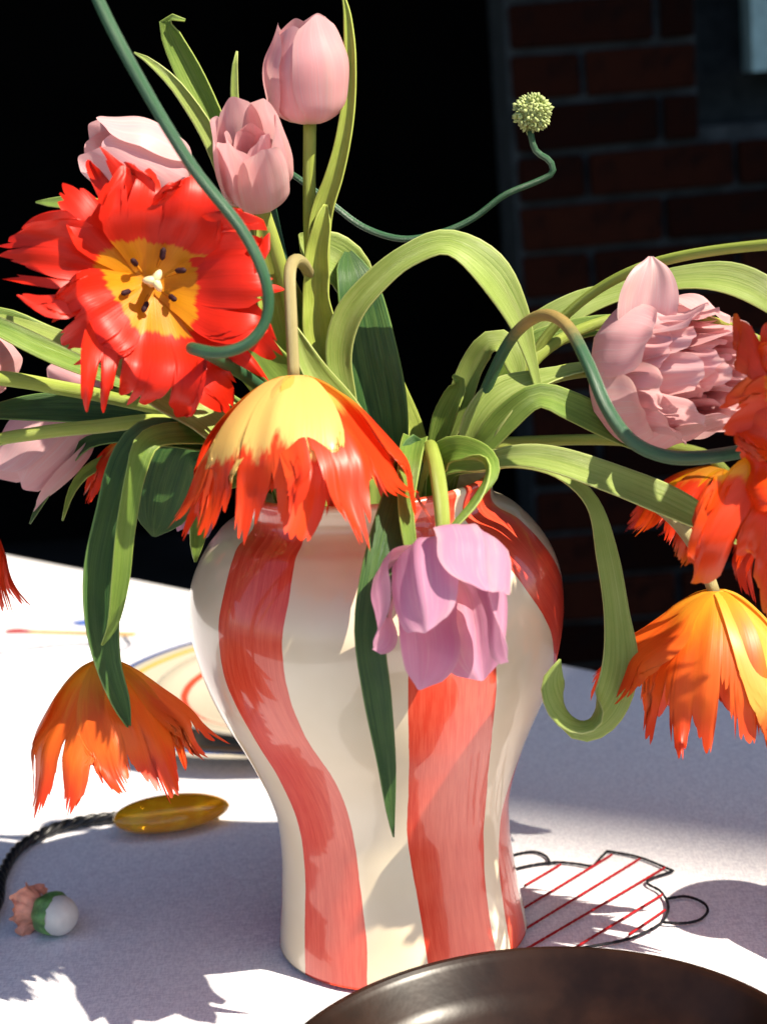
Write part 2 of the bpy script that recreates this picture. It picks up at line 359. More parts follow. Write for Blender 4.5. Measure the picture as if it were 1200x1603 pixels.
v, f, uv = tube(crom([G(112, 975, .0004), G(128, 974, .0004), G(150, 977, .0004)], 12), .011*np.sin(np.linspace(.3, 2.8, 12)), 8); v[:, 2] = .0005+(v[:, 2]-.0004)*.08; mesh('blue_patch', v, f, blt, cloth)
thread('grey_line', [(-40, 1028), (0, 1023), (60, 1014), (140, 1009), (185, 1018), (204, 1010), (195, 998)], gry, .0022, 50)  # thin grey line laid on the cloth

# ------------------------------------------------------------------ vase
axis_pts = [(1457, 196), (1435, 194), (1400, 189), (1360, 185), (1325, 182), (1290, 182), (1255, 185), (1220, 195), (1180, 211), (1140, 230), (1095, 254), (1050, 274), (1000, 289), (950, 296), (915, 295), (880, 286), (850, 270), (825, 250), (808, 231), (799, 213), (790, 203), (778, 199), (764, 201), (752, 206)]
ax = lambda y: 631+(y-1457)*math.tan(rad(4.75))
prof = []
for y_, hw in axis_pts:
    p = P(ax(y_), y_, 0); prof.append((hw*mpp(p)*.985, p[2]))
prof[0] = (prof[0][0], 0.0)
RZ = prof[-1][1]; RIM = prof[-1][0]
pz = [q[1] for q in prof]; pr = [q[0] for q in prof]
zz = np.linspace(0, RZ, 190); rr = cur(pz, pr, zz)
outer = [(.0, .0015), (rr[0]*.5, .0015), (rr[0]-.004, .0012), (rr[0]-.0012, .0004)]+[(a, max(z, .0018)) if i == 0 else (a, z) for i, (a, z) in enumerate(zip(rr, zz))]
lip = [(RIM-.0008, RZ+.0022), (RIM-.003, RZ+.003), (RIM-.0055, RZ+.0018)]
inner = [(max(.01, a-.0065), z) for a, z in zip(rr[::-4], zz[::-4]) if z > .012]
allp = outer+lip+inner+[(.03, .009), (.0, .009)]
SEG = 240
v, f = lathe(allp, SEG)
def surf(px, py):                                # pixel -> (angle, z) on the front of the vase
    d = ray(px, py); lo = None
    for t in np.linspace(.7, 1.35, 2600):
        q = CAM+d*t
        if 0 <= q[2] <= RZ and math.hypot(q[0], q[1]) <= cur(pz, pr, q[2]): return math.atan2(q[0], -q[1]), q[2]
    return None
def stripe_curve(lst):
    o = []
    for l, r_, y_ in lst:
        a, b_ = surf(l, y_-.0*l), surf(r_, y_)
        if a and b_: o.append(((a[1]+b_[1])/2, (a[0]+b_[0])/2, abs(b_[0]-a[0])/2))
    o.sort(); return np.array(o)
S1 = stripe_curve([(385, 478, 840), (352, 455, 920), (343, 440, 1000), (357, 452, 1080), (393, 480, 1150), (432, 517, 1210), (461, 543, 1270), (474, 558, 1330), (478, 566, 1400), (478, 572, 1470), (478, 573, 1515)])
S2 = stripe_curve([(645, 712, 810), (642, 745, 900), (640, 770, 1000), (639, 774, 1080), (638, 768, 1150), (638, 760, 1220), (638, 755, 1290), (645, 758, 1350), (655, 765, 1420), (667, 775, 1490)])
def zang(lst): return np.array(sorted((z, a, h) for z, a, h in lst))
RZf = RZ
S3 = zang([(0, rad(66), rad(11)), (.05, rad(70), rad(12)), (.10, rad(80), rad(14)), (.15, rad(92), rad(15)), (.2, rad(80), rad(15)), (.245, rad(64), rad(14)), (.27, rad(60), rad(14)), (.31, rad(62), rad(14))])
S0 = zang([(0, rad(-104), rad(19)), (.06, rad(-103), rad(18)), (.1, rad(-112), rad(16)), (.2, rad(-130), rad(14)), (.31, rad(-120), rad(14))])
S4 = zang([(0, rad(125), rad(15)), (.1, rad(130), rad(15)), (.2, rad(142), rad(13)), (.31, rad(130), rad(14))])
S5 = zang([(0, rad(-165), rad(15)), (.1, rad(-170), rad(15)), (.2, rad(-178), rad(13)), (.31, rad(-165), rad(14))])
th = np.arctan2(v[:, 0], -v[:, 1]); rv = np.hypot(v[:, 0], v[:, 1]); zv = v[:, 2]
sd = np.full(len(v), -1.0); uvv = np.zeros((len(v), 2))
for i_, S in enumerate((S1, S2, S3, S0, S4, S5)):
    cth = cur(S[:, 0], S[:, 1], zv); hh = cur(S[:, 0], S[:, 2], zv)
    dth = (th-cth+math.pi) % (2*math.pi)-math.pi
    d = (hh-np.abs(dth))*rv+.0012*np.sin(zv*60+i_*2)*.5
    up = d > sd; sd[up] = d[up]; uvv[up, 0] = (dth*rv)[up]*100+i_*13; uvv[up, 1] = zv[up]*100
nin = len(outer)+len(lip)
sd[nin*SEG:] = -.02
vm, nt, b = new_mat('striped glaze'); k = NT(nt)
at = k.n('ShaderNodeAttribute'); at.attribute_name = 'stripe'
uv = k.n('ShaderNodeUVMap').outputs[0]; ob = k.n('ShaderNodeTexCoord').outputs['Object']
wob = k.math('MULTIPLY', k.math('SUBTRACT', k.noise(ob, 60, 3, .6), .5), .0012)
dd = k.math('ADD', at.outputs['Fac'], wob)
br = k.noise(k.scalev(uv, (14, .45, 1)), 1, 4, .7); br2 = k.noise(k.scalev(uv, (3.2, .3, 1)), 1, 2, .5); wash = k.noise(ob, 22, 3, .55)
mk = k.math('MULTIPLY', k.step(dd, -.0003, .0003), 1.0)
redc = k.mix(k.step(k.math('ADD', k.math('MULTIPLY', br, .6), k.math('MULTIPLY', br2, .4)), .36, .66), (.62, .036, .013), (.75, .10, .05))
redc = k.mix(k.math('MULTIPLY', k.step(wash, .5, .75), .4), redc, (.76, .12, .06))
redc = k.mix(k.math('MULTIPLY', k.step(k.math('MULTIPLY', k.math('ABSOLUTE', dd), -1), -.0022, -.0004), .35), redc, (.55, .032, .014))
crm = k.mix(k.step(k.noise(ob, 18, 3, .5), .35, .7), (.72, .60, .42), (.77, .66, .49))
k.l(k.mix(mk, crm, redc), b.inputs['Base Color'])
b.inputs['Roughness'].default_value = .32; b.inputs['Coat Weight'].default_value = .8; b.inputs['Coat Roughness'].default_value = .05
k.bump(k.math('ADD', k.noise(ob, 26, 2, .5), k.math('MULTIPLY', br, .03)), .12, .004, b)
vase = mesh('vase', v, f, vm, None, uv=uvv, attrs={'stripe': sd}, loc=(0, 0, 0))
tag(vase, 'big cream ceramic vase with wavy red painted stripes holding the tulips', 'vase')

# ------------------------------------------------------------------ stems, leaves, petals
RG = np.random.default_rng(11)
def into_vase(p0):                               # two points that carry a stem from p0 down inside the vase
    xy = np.array(p0[:2]); l = np.linalg.norm(xy); lim = min(l, RIM*.68)
    nk = xy/max(l, 1e-6)*lim
    return [np.array([-nk[0]*.35, -nk[1]*.35, .05]), np.array([nk[0]*.62, nk[1]*.62, RZ-.075]), np.array([nk[0], nk[1], RZ+.004])]
def pts3(pp): return [P(*q) for q in pp]
def stem(parent, pp, wpx=22, mat='stem', root=True, n=60, taper=.85, name='stem'):
    w = pts3(pp)
    r = .5*wpx*mpp(w[-1])
    if root: w = into_vase(w[0])+w
    w = crom(w, n); v, f, uv = tube(w, np.linspace(r, r*taper, n)*(1+cur(np.linspace(0, n-1, 12), RG.uniform(-.08, .08, 12), np.arange(n))), 12)
    return mesh(name, v, f, M[mat], parent, uv=uv)
def leaf_geo(cp, root, n=64, face=26, nc=13, fold=.3, wave=.11, wfreq=13, seed=0, tipw=.02):
    """cp rows: px, py, depth, width px, roll deg"""
    rows = []
    for q in cp:
        q = tuple(q)+(0,)*(5-len(q)); p = P(q[0], q[1], q[2]); rows.append([*p, q[3]*mpp(p), q[4]])
    if root:
        ps = into_vase(rows[0][:3]); w0, r0 = rows[0][3], rows[0][4]
        rows = [[*ps[0], .006, r0], [*ps[1], min(w0, .016)*.8, r0], [*ps[2], min(w0, .03)*.9, r0]]+rows
    S = crom(rows, n); p = S[:, :3]; w = np.maximum(S[:, 3], .0006); gq = np.random.default_rng(seed+500); kn = np.linspace(0, n-1, 9); ro = np.radians(S[:, 4])+cur(kn, gq.uniform(-.16, .16, 9), np.arange(n)); w = w*(1+cur(kn, gq.uniform(-.09, .09, 9), np.arange(n)))
    T = np.gradient(p, axis=0); T /= np.linalg.norm(T, axis=1)[:, None]
    g = np.random.default_rng(seed); ph = g.uniform(0, 6.3, 4)
    v = []; uv = []; tt = np.linspace(-1, 1, nc)
    for i in range(n):
        V = nrm(CAM-p[i]); L = np.cross(T[i], V)
        if np.linalg.norm(L) < .15: L = np.cross(T[i], [.2, .3, .9])
        L = nrm(L); N = np.cross(L, T[i])
        ra = ro[i]+math.radians(face)*float(np.dot(T[i], RC))-math.radians(face*.4)*float(T[i][2])
        L2 = L*math.cos(ra)+N*math.sin(ra); N2 = np.cross(L2, T[i]); s = i/(n-1)
        for t in tt:
            hw = w[i]/2
            off = fold*hw*(abs(t)**1.6)+wave*hw*t*t*math.sin(s*wfreq+ph[0]+(1.7 if t > 0 else 0))
            ww = hw*(1+.03*math.sin(s*23+ph[1]+t))
            v.append(p[i]+L2*t*ww+N2*off); uv.append((t, s*6+seed*.37))
    return np.array(v), grid_faces(n, nc), uv
def leaf(parent, cp, mat='green', root=True, name='leaf', **kw):
    v, f, uv = leaf_geo(cp, root, **kw)
    o = mesh(name, v, f, M[mat], parent, uv=uv)
    sm = o.modifiers.new('thickness', 'SOLIDIFY'); sm.thickness = .0009; sm.offset = 0
    return o
def leaf_thing(label, cp, mat='green', **kw):
    v, f, uv = leaf_geo(cp, True, **kw)
    o = mesh('tulip_leaf', v, f, M[mat], None, uv=uv, loc=v[0])
    sm = o.modifiers.new('thickness', 'SOLIDIFY'); sm.thickness = .0009; sm.offset = 0
    return tag(o, label, 'leaf')

def frame_axis(o, tip):                          # Z along flower axis, X towards camera
    Z = nrm(tip-o); V = nrm(CAM-o); X = V-Z*np.dot(V, Z)
    if np.linalg.norm(X) < .25: X = RC-Z*np.dot(RC, Z)
    X = nrm(X); return X, np.cross(Z, X), Z
def frame_face(o, ax_):                          # Z = given facing, X = picture right, Y = picture up
    Z = nrm(ax_); X = nrm(RC-Z*np.dot(RC, Z)); return X, np.cross(Z, X), Z
def smooth_rand(g, x, k, amp):                   # smooth random curve over [-1, 1]
    return amp*np.interp(x, np.linspace(-1, 1, k), g.uniform(-1, 1, k))
def petal(parent, o, fr, az, S, RHO, HH, WW, Rc, mat, seed, rows=26, cols=17, env=(.0, 2), teeth=0, tdepth=.3, side=.0, ruffle=.0, rfreq=9, ridge=.0, curl=.0, name='petal', inset=0.0, skew=0.0, bend=0.0, spiky=1.0, tw=(2, 6)):
    g = np.random.default_rng(seed)
    X, Y, Z = fr; rd = X*math.cos(az)+Y*math.sin(az); la = -X*math.sin(az)+Y*math.cos(az)
    if teeth: cols = 81; rows = 40
    tt = np.linspace(-1, 1, cols); Lt = 1-env[0]*np.abs(tt)**env[1]
    sp_lat = np.zeros(cols); sp_n = np.zeros(cols)
    if teeth:
        tl = np.ones(cols); nl = max(2, teeth//3)
        wd = g.dirichlet(np.full(nl, 4.0)); ed = np.r_[-1, -1+2*np.cumsum(wd)]
        for q in range(nl):                      # broad lobes parted by narrow cuts of unequal depth
            a_, b_ = ed[q], ed[q+1]; m_ = (tt >= a_-1e-6) & (tt <= b_+1e-6); pk = a_+(b_-a_)*g.uniform(.3, .7)
            x_ = np.where(tt[m_] < pk, (pk-tt[m_])/(pk-a_), (tt[m_]-pk)/(b_-pk)); hi = 1+g.uniform(-.10, .08); dl, dr_ = tdepth*g.uniform(.35, 1.1, 2)
            tl[m_] = hi-np.where(tt[m_] < pk, dl, dr_)*x_**g.uniform(1.3, 3.0)
            sp_lat[m_] += (g.normal(0, .14)+.10*(pk-.0))*(1-x_)**.5; sp_n[m_] += g.normal(0, .9)*(1-x_)**.6
        c_ = 0
        while c_ < cols-1:                       # small ragged teeth along the lobes
            e_ = min(cols-1, c_+int(g.integers(*tw))); am = .04 if g.random() < .55 else .15; am *= g.uniform(.4, 1.2)*spiky; pk = g.uniform(.25, .75)
            for q in range(c_, e_+1):
                f_ = (q-c_)/max(1, e_-c_); tl[q] += am*(1-abs(f_-pk)/max(pk, 1-pk))-am*.6
            c_ = e_
        Lt = Lt*tl
    ph = g.uniform(0, 6.3, 6)
    ss = np.linspace(0, 1, rows)**(.8 if teeth else 1.0)
    sa = ss[:, None]*Lt[None, :]; t = np.broadcast_to(tt[None, :], sa.shape); sc = np.clip(sa, 0, 1); eps = .01
    r_, h_, w_ = cur(S, RHO, sc), cur(S, HH, sc), cur(S, WW, sc)
    dr = cur(S, RHO, np.minimum(1, sc+eps))-cur(S, RHO, np.maximum(0, sc-eps)); dh = cur(S, HH, np.minimum(1, sc+eps))-cur(S, HH, np.maximum(0, sc-eps))
    l_ = np.maximum(1e-9, np.hypot(dr, dh)); dr = dr/l_; dh = dh/l_
    Lp = float(np.hypot(np.diff(RHO), np.diff(HH)).sum())
    over = np.maximum(0, sa-1)*Lp; r_ = r_+dr*over; h_ = h_+dh*over
    jag = np.ones_like(sa)
    if side:
        for sg in (-1, 1):
            jr = np.interp(ss, np.linspace(0, 1, 22), 1+side*g.uniform(-1, .6, 22))
            jag = np.where(t*sg > 0, 1+(jr[:, None]-1)*np.clip((np.abs(t)-.6)/.4, 0, 1)*np.clip((sa-.45)/.25, 0, 1), jag)
    u = t*w_/2*jag; a = np.clip(u/Rc, -2.6, 2.6); lat = Rc*np.sin(a); inn = Rc*(1-np.cos(a))
    rip = ruffle*w_*sa**1.5*(.35*np.sin(t*rfreq+ph[0]+sa*3)+.65*np.abs(t)**1.5*np.sin(sa*rfreq*1.3+ph[1]+np.where(t > 0, 2, 0)))
    rip = rip+ruffle*.35*w_*sa*np.sin(t*3.1+ph[2])*np.sin(sa*4+ph[3])
    rip = rip-ridge*w_*np.exp(-(t/.13)**2)*np.sin(sc*math.pi)
    e = np.maximum(0, sa-.55)
    rip = rip+sp_n[None, :]*e*e*curl*w_+bend*Lp*sa**3
    lat = lat+sp_lat[None, :]*e*e*w_*2.2+skew*sa*sa*w_+over*0
    inn = inn+rip+inset
    rr_ = r_-dh*inn; hh_ = h_+dr*inn
    v = o[None, None, :]+rr_[..., None]*rd+hh_[..., None]*Z+lat[..., None]*la
    return mesh(name, v.reshape(-1, 3), grid_faces(rows, cols), M[mat] if isinstance(mat, str) else mat, parent, uv=np.stack([t, sa], -1).reshape(-1, 2))

CS = [0, .06, .18, .4, .62, .82, 1]
def cup(parent, o, tip, R, mat, opening=.62, whorls=((3, 1.0, 1.0, 0), (3, .88, .97, 60)), seed=0, wide=1.75, ruffle=.02, jitter=.05, rot=0, ridge=.02, belly=.42, mats=None, tipsharp=.3):
    fr = frame_axis(o, tip); Hh = np.linalg.norm(tip-o); g = np.random.default_rng(seed); k_ = 0
    for n, rs, hs, off in whorls:
        for i in range(n):
            R_ = R*rs*(1+g.uniform(-jitter, jitter)); h = Hh*hs*(1+g.uniform(-jitter, jitter)); op = opening*(1+g.uniform(-jitter, jitter)*2)
            RHO = np.array([.10, .38, .80, 1.0, .98, .5*(.9+op), op])*R_; HH = np.array([0, .012, .10, .36, .62, .83, 1])*h
            WW = np.array([.35, .7, 1.25, wide, wide, wide*.78, wide*tipsharp])*R*(.55+.45*rs)
            petal(parent, o, fr, rad(rot+off+360*i/n+g.uniform(-4, 4)), CS, RHO, HH, WW, R_*1.06, (mats[k_ % len(mats)] if mats else mat), seed*50+k_, rows=24, cols=15, env=(.1, 2), ruffle=ruffle, ridge=ridge, rfreq=7)
            k_ += 1
def parrot_hang(parent, o, tip, R, mats, seed, n=6, opening=1.15, teeth=8, tdepth=.38, rot=0, wide=1.25, extra=None, lens=None, early=.7):
    fr = frame_axis(o, tip); Hh = np.linalg.norm(tip-o); g = np.random.default_rng(seed)
    for i in range(n):
        inn = (i % 2)*.15; hs = (lens[i] if lens else 1)*(1+g.uniform(-.06, .06)); op = opening*(1+g.uniform(-.12, .12))-inn
        if extra and i in extra: op = extra[i]
        RHO = np.array([.07, .17, .42*early/.72, .74*early/.72, .5*(.74*early/.72+op)+.04, .92*op, op*1.09])*R*(1-inn*.6); HH = np.array([0, .02, .12, .32, .55, .78, 1.0])*Hh*hs
        if op > 1.5: HH = HH*.55
        WW = np.array([.25, .42, .8, 1.15, 1.3, 1.3, 1.12])*R*wide/1.25
        petal(parent, o, fr, rad(rot+360*i/n+g.uniform(-6, 6)), CS, RHO, HH, WW, R*1.05, mats[i % len(mats)], seed*60+i, env=(.2, 1.8), teeth=teeth, tdepth=tdepth, side=.14, ruffle=.06, ridge=.02, curl=.8, skew=g.uniform(-.12, .12))
def tulip(label, base, name='tulip'): return thing(name, label, 'tulip', base)
def start(pp): return into_vase(P(*pp[0]))[0]

# ---- upright pink tulips
sp_ = [(535, 650, .0), (520, 590, .0), (500, 500, .0), (487, 400, .0), (484, 300, .0), (485, 190, .0)]
t = tulip('tall closed pink tulip standing highest above the bouquet', start(sp_)); stem(t, sp_, 24)
cup(t, P(485, 192, 0), P(476, 26, -.012), 64*mpp(P(480, 110)), 'pink', opening=.60, seed=1, rot=28, wide=1.8, ruffle=.012, ridge=.035)
leaf(t, [(497, 420, -.006, 34, 10), (502, 350, -.008, 36, 10), (525, 280, -.01, 30, 20), (543, 200, -.01, 26, 30), (550, 100, -.008, 19, 30), (545, 30, -.006, 12, 20), (536, -12, -.005, 3, 20)], 'stem', root=False, fold=.7, wave=.02, seed=2)
leaf(t, [(510, 600, -.004, 40, 0), (500, 520, -.006, 46, 10), (495, 430, -.008, 40, 10), (505, 350, -.011, 26, 10), (510, 320, -.01, 6, 0)], 'stem', root=False, fold=.8, wave=.02, seed=3, name='leaf_sheath')

sp_ = [(500, 680, .01), (470, 560, .0), (447, 450, -.005), (428, 380, -.01), (404, 308, -.012)]
t = tulip('short half open double pink tulip with cream streaked petals, beside the tallest tulip', start(sp_)); stem(t, sp_, 26)
cup(t, P(405, 312, -.012), P(384, 188, -.056), 58*mpp(P(390, 250)), 'pink', opening=.9, whorls=((3, 1.02, .97, 0), (3, .9, 1.0, 60), (3, .6, .86, 20), (3, .4, .75, 75)), seed=2, rot=20, wide=1.5, ruffle=.04, jitter=.08, mats=['palepink', 'pink', 'palepink', 'pink'])

sp_ = [(480, 700, .02), (430, 560, .02), (380, 430, .015), (330, 340, .0), (283, 290, -.01)]
t = tulip('pale pink tulip leaning sideways behind the open red tulip', start(sp_)); stem(t, sp_, 22)
cup(t, P(288, 292, -.01), P(140, 222, -.03), 66*mpp(P(215, 240)), 'palepink', opening=.55, seed=5, rot=75, wide=1.85, ruffle=.02, jitter=.07, mats=['palepink'])

# ---- open red parrot tulip
def open_flower(t, c, facing, petals, mat, seed, center=True, cupd=.012, tdp=.46, spk=.8, ruf=.08):
    fr = frame_face(c, facing); X, Y, Z = fr; k_ = 0; mp = mpp(c); g = np.random.default_rng(seed)
    for a, ln, wd, lift, tipz, te in petals:
        L_ = ln*mp; S = [0, .08, .2, .4, .6, .8, 1]
        RHO = np.array([.02, .08, .2, .4, .6, .8, .98])*L_; HH = np.array([-cupd, -cupd*.95, -cupd*.6, 0, lift*.6, lift*.7+tipz*.35, tipz])*1.0
        WW = np.array([.18, .3, .5, .85, 1.05, 1.0, .85])*wd*mp
        petal(t, c, fr, rad(a), S, RHO, HH, WW, .055, mat, seed*40+k_, teeth=te, tdepth=tdp, spiky=spk, tw=(4, 13), env=(.16, 2.2), side=.22, ruffle=ruf, ridge=.012, curl=.8, inset=-.0014*(k_ % 3)); k_ += 1
    if center:
        c0_ = c-Z*cupd
        for i in range(6):
            an = rad(20+60*i+g.uniform(-9, 9)); d = X*math.cos(an)+Y*math.sin(an)
            a_, b_ = c0_+d*.007, c0_+d*g.uniform(.0125, .0155)+Z*g.uniform(.008, .013)
            st_ = crom([a_, a_*.5+b_*.5+d*.001, b_], 6); v, f, uv = tube(st_, .0008, 6); fo = mesh('filament', v, f, M['filament'], t)
            q = nrm(d*.9+Z*.5+g.normal(0, .3, 3)); v, f, uv = tube(crom([b_-q*.0032, b_, b_+q*.0038], 9), .0016*np.array([.35, .8, 1, 1, 1, 1, 1, .8, .3]), 8); mesh('anther', v, f, M['anther'], t)
        st_ = crom([c0_, c0_+Z*.008, c0_+Z*.017], 8); v, f, uv = tube(st_, np.linspace(.003, .0026, 8), 8); pi_ = mesh('pistil', v, f, M['pistil'], t)
        for i in range(3):
            an = rad(60+120*i); d = X*math.cos(an)+Y*math.sin(an); s0_ = c0_+Z*.0165
            v, f, uv = tube(crom([s0_, s0_+d*.003+Z*.001, s0_+d*.0062-Z*.0005], 7), [.0022, .0024, .0024, .0022, .002, .0016, .0008], 8); mesh('stigma_lobe', v, f, M['pistil'], pi_)
sp_ = [(500, 760, -.03), (440, 660, -.03), (360, 560, -.04), (290, 490, -.055), (245, 445, -.075)]
t = tulip('wide open scarlet parrot tulip showing a yellow centre and dark anthers', start(sp_)); stem(t, sp_, 22)
open_flower(t, P(241, 440, -.09), nrm(CAM-P(241, 440, -.09))+np.array([.10, 0, .05]), [
    (82, 172, 205, .012, -.004, 11), (124, 228, 165, .006, -.006, 10), (172, 245, 160, .006, -.010, 9), (212, 185, 155, .010, -.014, 11),
    (258, 225, 205, .022, -.006, 12), (316, 245, 180, .012, .0, 9), (2, 195, 215, .016, .004, 12), (44, 178, 195, .008, -.006, 11)], 'red', 7)

# ---- nodding flame tulip over the rim
sp_ = [(535, 640, .012), (516, 560, .012), (497, 480, .01), (484, 430, -.006), (466, 407, -.05), (454, 424, -.076), (456, 500, -.09), (460, 592, -.098)]
t = tulip('nodding flame red and yellow parrot tulip hanging over the vase rim', start(sp_)); stem(t, sp_, 24, 'tanstem', n=90)
parrot_hang(t, P(460, 588, -.098), P(470, 838, -.118), 150*mpp(P(460, 700, -.1)), ['flame', 'flame', 'flamered', 'flamered', 'flamered', 'flame2'], 9, n=6, opening=1.12, rot=14, early=.78, teeth=11, tdepth=.5, wide=1.6, lens=[.93, .98, .98, .9, .95, 1.04], extra={5: 1.38, 1: 1.34, 4: 1.3})

# ---- nodding mauve tulip on the vase front
sp_ = [(672, 715, -.055), (674, 700, -.085), (684, 740, -.112), (692, 810, -.128), (692, 870, -.135)]
t = tulip('nodding mauve pink tulip hanging against the front of the vase', start(sp_)); stem(t, sp_, 28)
cup(t, P(692, 866, -.135), P(706, 1012, -.185), 97*mpp(P(700, 950, -.15)), 'mauve', opening=.98, whorls=((3, 1.05, .95, 0), (3, .86, 1.06, 60)), seed=14, rot=-34, wide=1.34, ruffle=.07, jitter=.14, ridge=.07, tipsharp=.24)

# ---- nodding orange tulip at left
sp_ = [(400, 700, -.02), (330, 680, -.03), (250, 680, -.04), (195, 740, -.05), (165, 860, -.055), (157, 960, -.06), (159, 1040, -.062)]
t = tulip('nodding orange parrot tulip hanging above the amber pendant', start(sp_)); stem(t, sp_, 16)
parrot_hang(t, P(159, 1034, -.062), P(180, 1232, -.07), 116*mpp(P(160, 1100, -.06)), ['orange'], 21, n=5, opening=1.12, rot=-18, teeth=10, tdepth=.55, early=.74, wide=1.4, extra={1: 1.4, 4: 1.35}, lens=[.92, 1.0, .95, .95, .9])

# ---- right side: double pink, orange ones
sp_ = [(735, 700, -.02), (770, 650, -.02), (830, 602, -.02), (900, 580, -.02), (985, 578, -.025)]
t = tulip('full double pink tulip packed with ruffled petals', start(sp_)); stem(t, sp_, 30)
po, pt = P(986, 585, -.02), P(1140, 582, -.085)
Rp = 108*mpp(po)
cup(t, po, pt, Rp, 'palepink', opening=.92, whorls=((6, 1.02, .74, 0),), seed=31, rot=30, wide=1.2, ruffle=.06, jitter=.1, mats=['palepink', 'peony'])
cup(t, po, pt, Rp, 'peony', opening=.95, whorls=((9, .92, .90, 15), (9, .78, 1.0, 40), (8, .62, 1.05, 5), (7, .46, 1.08, 30), (5, .3, 1.08, 0), (3, .15, 1.06, 0)), seed=33, rot=0, wide=.78, ruffle=.16, jitter=.18, ridge=.08, mats=['peony', 'palepink', 'peony'], tipsharp=.6)
fr = frame_face(po, nrm(CAM-po))
petal(t, P(1005, 545, -.05), fr, rad(86), CS, np.array([0, .05, .15, .38, .62, .84, 1])*138*mpp(po), np.array([0, 0, .002, .006, .006, .004, 0]), np.array([30, 45, 66, 92, 88, 56, 8])*mpp(po), .03, 'palepink', 77, ruffle=.10, ridge=.05, skew=-.12)

sp_ = [(760, 705, -.01), (840, 560, .0), (960, 500, .01), (1100, 500, -.03), (1230, 560, -.1), (1318, 640, -.14)]
t = tulip('wide open orange red parrot tulip beside the double pink tulip', start(sp_)); stem(t, sp_, 22, n=80)
open_flower(t, P(1318, 655, -.165), nrm(CAM-P(1318, 655, -.165))+np.array([-.25, 0, .1]), [
    (118, 225, 190, .010, -.004, 9), (163, 165, 200, .014, .004, 10), (203, 185, 230, .018, .012, 11), (243, 320, 250, .02, .0, 12), (300, 160, 230, .01, -.01, 9), (0, 190, 230, .01, -.01, 9), (60, 200, 220, .01, -.01, 9)], 'orangered', 35, cupd=.02, tdp=.25, spk=.8, ruf=.11)

sp_ = [(760, 700, .0), (860, 520, .0), (1000, 420, -.03), (1240, 380, -.1), (1420, 392, -.15)]
t = tulip('wide open orange parrot tulip added out of frame to shade the vase', start(sp_)); stem(t, sp_, 22, n=80)  # unseen flower, added so the vase belly falls in shade
open_flower(t, P(1430, 390, -.17), nrm(CAM-P(1430, 390, -.17))+np.array([.3, 0, .3]), [(q*60+20, 190, 240, .01, -.004, 9) for q in range(6)], 'orangered', 38, cupd=.02)
sp_ = [(745, 720, -.03), (830, 715, -.04), (940, 745, -.045), (1040, 800, -.05), (1090, 860, -.055), (1118, 930, -.06)]
t = tulip('nodding orange parrot tulip with a yellow streaked petal hanging over the shaded cloth', start(sp_)); stem(t, sp_, 24, 'tanstem', n=80)
parrot_hang(t, P(1118, 924, -.06), P(1126, 1182, -.07), 132*mpp(P(1118, 1000, -.06)), ['orange', 'orange', 'orange', 'orange', 'yolk'], 44, n=5, opening=1.05, rot=8, teeth=12, tdepth=.45, early=.74, wide=1.5, extra={1: 1.6, 4: 1.2})

sp_ = [(740, 700, .03), (850, 690, .05), (980, 690, .06), (1100, 710, .06), (1140, 745, .06)]
t = tulip('half hidden red orange parrot tulip drooping behind the broad pale leaf', start(sp_)); stem(t, sp_, 20)
parrot_hang(t, P(1135, 735, .06), P(1065, 880, .05), 95*mpp(P(1100, 800, .06)), ['flamered', 'orangered'], 52, n=6, opening=1.2, rot=10, teeth=7, tdepth=.45, early=.75)

# ---- left side, partly out of frame
sp_ = [(420, 720, .0), (330, 660, -.01), (200, 627, -.02), (100, 608, -.025), (0, 592, -.03), (-120, 590, -.035)]
t = tulip('pink tulip on a long level stem with its head past the left picture edge', start(sp_)); t['label'] = 'pink tulip on the upper of two long level stems leaning over the pink drooping tulip'; stem(t, sp_, 28, n=80)
cup(t, P(-118, 590, -.035), P(8, 560, .005), 58*mpp(P(0, 580)), 'pink', opening=.7, seed=61, rot=10)
sp_ = [(430, 745, -.01), (350, 690, -.03), (260, 660, -.035), (150, 668, -.035), (60, 678, -.03), (-20, 695, -.02), (-75, 740, -.02), (-80, 780, -.02)]
t = tulip('drooping red parrot tulip on the lower long level stem above the match drawing', start(sp_)); stem(t, sp_, 24, n=80)
parrot_hang(t, P(-80, 770, -.02), P(-62, 965, -.03), 85*mpp(P(-60, 800)), ['flamered'], 63, n=6, opening=1.05, rot=0)
sp_ = [(440, 730, .05), (330, 690, .06), (230, 650, .06), (140, 640, .055), (95, 655, .05)]
t = tulip('drooping pale pink tulip under the two long level stems', start(sp_)); stem(t, sp_, 20)
cup(t, P(122, 648, .05), P(18, 752, .03), 62*mpp(P(60, 710, .04)), 'palepink', opening=.85, seed=66, rot=35, wide=1.6, ruffle=.03, jitter=.1)
sp_ = [(440, 715, .07), (340, 650, .08), (230, 620, .08), (170, 615, .08)]
t = tulip('shaded pink tulip behind the fringe of the open scarlet tulip', start(sp_)); stem(t, sp_, 20)
cup(t, P(172, 618, .08), P(75, 575, .07), 40*mpp(P(120, 590, .08)), 'pink', opening=.6, seed=68, rot=0)
sp_ = [(430, 760, .04), (360, 720, .05), (300, 720, .05), (240, 700, .05), (200, 690, .05)]
t = tulip('small orange red parrot tulip half hidden behind the hanging left leaf', start(sp_)); stem(t, sp_, 14)
parrot_hang(t, P(200, 690, .05), P(165, 790, .05), 45*mpp(P(180, 740, .05)), ['flamered'], 71, n=5, opening=1.1, teeth=6)
sp_ = [(430, 770, .03), (390, 735, .04), (345, 735, .045), (325, 745, .045)]
t = tulip('small mauve tulip tucked low behind the left shoulder of the vase', start(sp_)); stem(t, sp_, 14)
